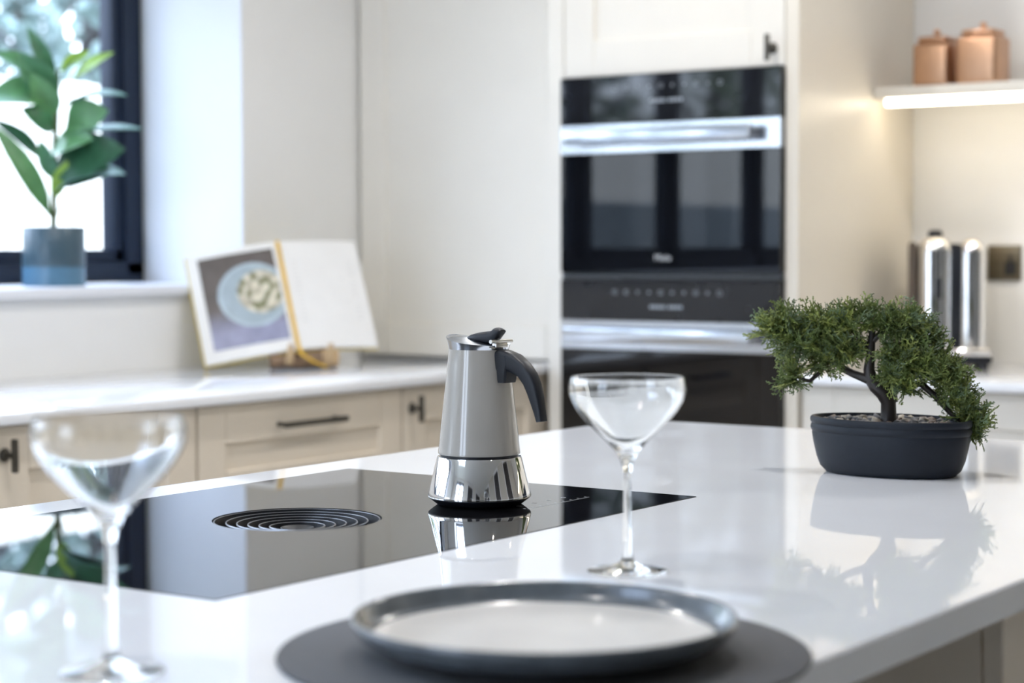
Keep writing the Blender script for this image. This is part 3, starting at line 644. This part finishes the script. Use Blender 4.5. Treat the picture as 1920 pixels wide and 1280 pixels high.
# chrome appliance
cp = thing('chrome_appliance', 'tall twin-domed polished chrome appliance with dark side on the right worktop', 'appliance', (-1.806, 4.42, ZC), math.radians(24))
m = MB(); m.box(-.100, .095, -.10, .13, .012, .030, .006); m.build('base', BLACKM, cp)
m = MB(); m.box(-.098, .093, -.105, .13, .030, .050, .008, 3); m.build('base_band', CHROME, cp)
for sx in (-.5, .5):
    for sy in (-.085, .115): MB().lathe([(0, 0), (.012, 0), (.012, .0125), (0, .0125)], 20, loc=(sx * .15, sy, 0)).build('foot', BLACKM, cp)
def dome(x0, x1, y0, y1, z0, z1, rad, name, mt):
    cx, cy_ = (x0 + x1) / 2, (y0 + y1) / 2; hx, hy = (x1 - x0) / 2, (y1 - y0) / 2; L = []
    def loop(ix, z):
        out = []
        for k in range(40):
            an = 2 * PI * k / 40; c, s = math.cos(an), math.sin(an); e = .55
            out.append(Vector((cx + math.copysign(abs(c) ** e, c) * (hx - ix), cy_ + math.copysign(abs(s) ** e, s) * (hy - ix), z)))
        return out
    L = [loop(0, z0), loop(0, z1 - rad)]
    for k in range(1, 9): q = k / 8 * PI / 2; L.append(loop(rad * (1 - math.cos(q)), z1 - rad + rad * math.sin(q)))
    m = MB(); m.loft(L); return m.build(name, mt, cp, ang=50)
dome(-.079, .010, -.095, .12, .050, .312, .034, 'chrome_dome', CHROME); dome(.013, .083, -.095, .12, .050, .308, .034, 'chrome_dome', CHROME)
m = MB(); m.box(-.098, -.079, -.05, .10, .045, .300, .008, 3); m.box(-.079, .070, .0, .11, .05, .288); m.build('side_shell', mat('dark_bronze_shell', (.10, .075, .055), .4), cp)
m = MB(); m.box(-.008, .020, -.080, -.02, .05, .295, .004); m.build('centre_spine', BLACKM, cp)
m = MB(); m.lathe([(0, .310), (.016, .311), (.018, .318), (.014, .326), (0, .328)], 28, loc=(-.036, -.02, 0)); m.build('top_knob', BLACKM, cp)
m = MB(); m.box(-.037, -.022, -.100, -.093, .165, .215, .003); m.build('lever_slot', BLACKM, cp)
# socket
sk = thing('wall_socket', 'square bronze wall socket with black inserts beside the chrome appliance', 'socket', (-1.742, YB, 1.147)); o = off_of(sk)
m = MB(); m.box(-1.785, -1.699, YB - .008, YB - .0005, 1.104, 1.190, .003); fp = m.build('face_plate', BRASS, sk, o)
m = MB(); m.box(-1.740, -1.712, YB - .0088, YB - .007, 1.118, 1.150); m.box(-1.7295, -1.7225, YB - .0090, YB - .007, 1.150, 1.168); m.build('pin_insert', CUP, fp, o)
m = MB(); m.box(-1.775, -1.760, YB - .011, YB - .007, 1.138, 1.162, .002); m.build('switch', BRASS, fp, o)

# ---------------------------------------------------------------- cookbook on stand
O = Vector((-3.105, 3.545, .947)); k_ = 1.03
sv = Vector((-.108, .046, .25)) * k_; ur = Vector((.39, .92, 0)) * .222; ul = Vector((-.147, -.149, -.036)) * k_
bk = thing('cookbook', 'open cookbook with food photo page and golden ribbon, leaning on the stand', 'book', O)
def page_side(u, sgn):
    nrm = u.cross(sv).normalized() * sgn                 # towards the reader
    def P(a, b, d): 
        bulge = .006 * math.sin(PI * min(1, a * 1.6)) if a < .62 else .006 * math.sin(PI * min(1, .62 * 1.6)) * 1
        return u * a + sv * b + nrm * (d + .005 * math.sin(PI * a))
    def sheet(a0, a1, b0, b1, d0, d1, n=12):
        V, F = [], []
        for i in range(n + 1):
            a = a0 + (a1 - a0) * i / n
            for b, d in ((b0, d0), (b0, d1), (b1, d1), (b1, d0)): V.append(P(a, b, d))
        for i in range(n):
            for k in range(4): F.append((i * 4 + k, i * 4 + (k + 1) % 4, i * 4 + 4 + (k + 1) % 4, i * 4 + 4 + k))
        F.append((0, 3, 2, 1)); F.append((n * 4, n * 4 + 1, n * 4 + 2, n * 4 + 3)); return MB().quads(V, F)
    return P, sheet
PL, SL = page_side(ul, -1); PR, SR = page_side(ur, 1)
if PL(.5, .5, .1).dot(CC) > PL(.5, .5, 0).dot(CC): PL, SL = page_side(ul, 1)
if PR(.5, .5, .1).dot(CC) > PR(.5, .5, 0).dot(CC): PR, SR = page_side(ur, -1)
SL(0, 1, .0, 1, -.012, 0).build('left_pages', PAPERE, bk); SR(0, 1, .0, 1, -.012, 0).build('right_pages', PAPER, bk)
SL(0, 1.02, -.012, 1.012, -.0155, -.0122).build('left_cover', COVER, bk); SR(0, 1.02, -.012, 1.012, -.0155, -.0122).build('right_cover', COVER, bk)
# printed photo on the left page: dark table, pale blue bowl with food
nx, ny = 72, 84; V, F = [], []; CL = []
def photo(a, b):                                         # a: 0 gutter .. 1 outer, b: 0 bottom .. 1 top
    x, y = 1 - a, b
    nz = noise.noise(Vector((x * 6, y * 6, 3))) * .5 + noise.noise(Vector((x * 18, y * 18, 5))) * .25
    top = Vector((.085, .070, .062)); bot = Vector((.24, .25, .36)); f = min(1, max(0, (.42 - y) / .25)); c = top.lerp(bot, f) * (1 + .5 * nz)
    ex, ey = (x - .645) / .47, (y - .53) / .345; r = math.hypot(ex, ey)
    if r < 1: c = Vector((.30, .37, .41)) * (1 + .25 * nz) * (1.25 if r > .9 else 1)
    ex, ey = (x - .74) / .31, (y - .55) / .23; r = math.hypot(ex, ey)
    if r < 1:
        q = noise.noise(Vector((x * 11, y * 11, 9)))
        c = Vector((.62, .58, .45)) if q > .12 else (Vector((.16, .17, .08)) if q < -.15 else Vector((.40, .36, .27)))
        c = c * (1 + .4 * nz)
    return c
for i in range(nx + 1):
    for j in range(ny + 1):
        a, b = i / nx, j / ny; V.append(PL(.035 + a * .845, .10 + b * .845, .0006)); CL.append(photo(a, b))
for i in range(nx):
    for j in range(ny): q = i * (ny + 1) + j; F.append((q, q + 1, q + ny + 2, q + ny + 1))
me = bpy.data.meshes.new('food_photo'); me.from_pydata([tuple(v) for v in V], [], F); ca = me.color_attributes.new('print', 'FLOAT_COLOR', 'POINT')
for i, c in enumerate(CL): ca.data[i].color = (*[max(0, v) for v in c], 1)
me.materials.append(vcol_mat('photo_print', rough=.35)); po = bpy.data.objects.new('food_photo', me); COL.objects.link(po); po.parent = bk
m = MB()                                                 # faint lines of recipe text on the right page
rt = random.Random(5)
for k in range(14):
    b = .80 - k * .042; a1 = rt.uniform(.55, .86) if k % 5 == 4 else .88
    p, q, r, s = PR(.16, b, .0006), PR(a1, b, .0006), PR(a1, b + .010, .0006), PR(.16, b + .010, .0006); m.quads([p, q, r, s], [(0, 1, 2, 3)])
m.build('recipe_text', mat('grey_print', (.62, .615, .60), .7), bk)
nR = (PR(.02, .5, .01) - PR(.02, .5, 0)).normalized()
rp = [PR(.03, 1.0, .004), PR(.025, .7, .005), PR(.02, .35, .005), PR(.02, .02, .005), PR(.04, -.06, .006)]
rp += [Vector((.030, .030, -.032)), Vector((.055, .048, -.0450))]
m = MB(); V, F = [], []
wv = ur.normalized() * .0055
for p in rp: V += [p - wv, p + wv, p + wv - nR * .0006, p - wv - nR * .0006]
for i in range(len(rp) - 1):
    for k in range(4): F.append((i * 4 + k, i * 4 + (k + 1) % 4, i * 4 + 4 + (k + 1) % 4, i * 4 + 4 + k))
m.quads(V, F); m.build('ribbon', RIBBON, bk)
# stand
ud = Vector((.62, .785, 0)); nd = Vector((.785, -.62, 0)); SB = Vector((-3.10, 3.565, ZC))
st = thing('book_stand', 'low wooden book stand with pegs, under the open cookbook', 'book stand', SB)
def sp(a, d, z): return ud * a + nd * d + Vector((0, 0, z))
m = MB(); m.tube([sp(-.080, -.010, .0172), sp(-.030, -.010, .0182), sp(.046, -.010, .0200)], [.0172, .0182, .0200], 28); m.build('base_bar', WOOD, st)
m = MB(); m.tube([sp(.046, -.010, .0218), sp(.080, -.010, .0218), sp(.086, -.010, .0218)], [.0218, .0218, .019], 28); m.build('bar_end', WOODL, st)
for a in (-.036, .062):
    m = MB(); m.tube([sp(a, .006, .014), sp(a, .024, .040), sp(a, .026, .060)], [.0105, .0085, .005], 12); m.build('peg', WOODL, st)
m = MB()
for a in (.0, .055): m.tube([sp(a, -.052, .006), sp(a, -.140, .185)], .006, 10)
for a in (.0, .055): m.tube([sp(a, -.100, .110), sp(a, -.165, .006)], .006, 10)
m.tube([sp(-.02, -.052, .012), sp(.075, -.052, .012)], .006, 10); m.tube([sp(0, -.030, .010), sp(0, -.056, .010)], .006, 8)
m.build('back_rest', WOOD, st)

# ---------------------------------------------------------------- potted plant on the sill
PX, PY = -3.555, 3.190
pt = thing('potted_plant', 'broad-leaved green plant in a teal pot on the window sill', 'plant', (PX, PY, WZ0)); q_ = .00127
MB().lathe([(0, 0), (.0720, 0), (.0740, .002), (.0740, .0462), (0, .0462)], 64).build('pot_base', TEALB, pt)
MB().lathe([(.0700, .0464), (.0735, .0464), (.0740, .048), (.0740, .1395), (.0730, .141), (.0695, .141), (.0690, .1395), (.0690, .100), (0, .100)], 64).build('pot', TEAL, pt)
MB().lathe([(0, .1005), (.0685, .1005), (.0685, .124), (0, .126)], 48).build('soil', SOIL, pt)
def pp(px, py, d=0.): return BR_ * ((px - 101) * q_) + BD_ * d + Vector((0, 0, (533 - py) * q_))
m = MB(); m.tube([pp(101, 440), pp(101, 415), pp(103, 360), pp(104, 310), pp(107, 250), pp(110, 195), pp(113, 150), pp(114, 128)], [.0080, .0078, .0074, .0070, .0066, .0058, .0048, .003], 10)
m.tube([pp(101, 436, .01), pp(108, 405, .01), pp(120, 368, .015)], [.002, .002, .0015], 6)
m.build('stem', mat('plant_stem', (.10, .13, .05), .6, var=.3), pt)
def leaf(base, tip, wpx, droop, face, mi, dz=0.):        # face: blade normal hint
    p0, p1 = Vector(base), Vector(tip); L = (p1 - p0).length; u = (p1 - p0).normalized()
    nrm = Vector(face); nrm = (nrm - u * nrm.dot(u)).normalized(); side = u.cross(nrm); W = wpx * q_ / 2
    V, F = [], []; n = 10
    for i in range(n + 1):
        f = i / n; wv = W * (math.sin(PI * min(1, max(0, (f - .06) / .94)) ** .82) ** .75) if 0 < f < 1 else 0
        wv = max(wv, .0018); c = p0 + u * L * f + nrm * (droop * L * math.sin(PI * f))
        for s, h in ((-1, .18), (-.5, .05), (0, -.02), (.5, .05), (1, .18)): V.append(c + side * s * wv + nrm * wv * h * 1.3)
    for i in range(n):
        for k in range(4): a_ = i * 5 + k; F.append((a_, a_ + 1, a_ + 6, a_ + 5))
    b_ = MB().quads(V, F); bm = b_.bm
    g_ = bmesh.ops.solidify(bm, geom=list(bm.faces), thickness=.0009)
    return b_.build('leaf', LEAFM[mi], pt, ang=60)
UPV, VW = Vector((0, 0, 1)), BD_
def mixv(a, b): return VW * a + UPV * b
leaf(pp(110, 150), pp(62, 52, .02), 30, .05, mixv(.8, .4), 1)
leaf(pp(112, 165), pp(-8, 98, .03), 52, .10, mixv(.6, .8), 0)
leaf(pp(112, 190), pp(-18, 192, .05), 74, .18, mixv(.75, .65), 0)
leaf(pp(113, 190, .01), pp(52, 105, .05), 62, .06, mixv(.9, .3), 1)
leaf(pp(110, 215), pp(78, 140, .07), 50, .05, mixv(.95, .2), 0)
leaf(pp(142, 147), pp(221, 99, .02), 32, .06, mixv(.7, .7), 2)
leaf(pp(118, 132), pp(168, 92, -.03), 30, .06, mixv(.7, .6), 2)
leaf(pp(118, 160), pp(170, 100, .05), 16, .08, mixv(.35, .9), 4)
leaf(pp(118, 200), pp(248, 180, .04), 60, .08, mixv(.26, 1), 4)
leaf(pp(126, 240), pp(214, 208, .05), 78, .08, mixv(.95, .3), 0)
leaf(pp(112, 262), pp(279, 243, .05), 66, .05, mixv(.22, 1), 4)
leaf(pp(102, 322), pp(246, 280, .06), 100, .10, mixv(.95, .45), 3)
leaf(pp(98, 285), pp(190, 262, .08), 70, .10, mixv(.8, .6), 0)
leaf(pp(104, 360), pp(248, 326, .07), 84, .10, mixv(.40, 1), 4)
leaf(pp(112, 345), pp(225, 320, .04), 60, .10, mixv(.75, .6), 1)
leaf(pp(103, 370), pp(134, 300, .03), 30, .05, mixv(.9, .2), 2)
leaf(pp(97, 404), pp(0, 232, .05), 42, .07, mixv(.8, .3) + BR_ * .5, 0)
leaf(pp(84, 298), pp(-6, 222, .02), 34, .08, mixv(.6, .8), 3)
leaf(pp(104, 335), pp(86, 262, .04), 32, .05, mixv(.95, .1), 1)
leaf(pp(108, 242), pp(56, 205, .06), 52, .08, mixv(.8, .5), 1)

# ---------------------------------------------------------------- ceiling downlights
DLAB = ['above the far end of the window worktop', 'above the drawer cabinet', 'above the near end of the window worktop', 'before the oven tower', 'above the moka pot', 'above the dinner plate', 'at the far right of the ceiling', 'at the near right of the ceiling']
for i, (x, y) in enumerate([(-2.25, 3.3), (-2.25, 2.0), (-2.25, .75), (-1.25, 3.65), (-1.15, 2.0), (-1.15, .75), (.6, 3.3), (.6, 1.2)]):
    d = thing('downlight', 'small round recessed ceiling downlight ' + DLAB[i], 'ceiling light', (x, y, ZT), 0, 'recessed ceiling downlights')
    MB().lathe([(.030, 0), (.046, 0), (.046, -.004), (.034, -.005), (.030, -.002)], 32, closed=True).build('bezel', CHROME, d)
    MB().lathe([(0, -.0005), (.0295, -.0005), (.0295, -.002), (0, -.002)], 24).build('lamp', LAMP, d)
    ld = bpy.data.lights.new('downlight_beam', 'AREA'); ld.shape = 'DISK'; ld.size = .056; ld.energy = (2.3 if y > 1 else 1.15) if x < 0 else .1; ld.color = (1, .972, .955)
    lo = bpy.data.objects.new('downlight_beam', ld); COL.objects.link(lo); lo.parent = d; lo.location = (0, 0, -.0055)
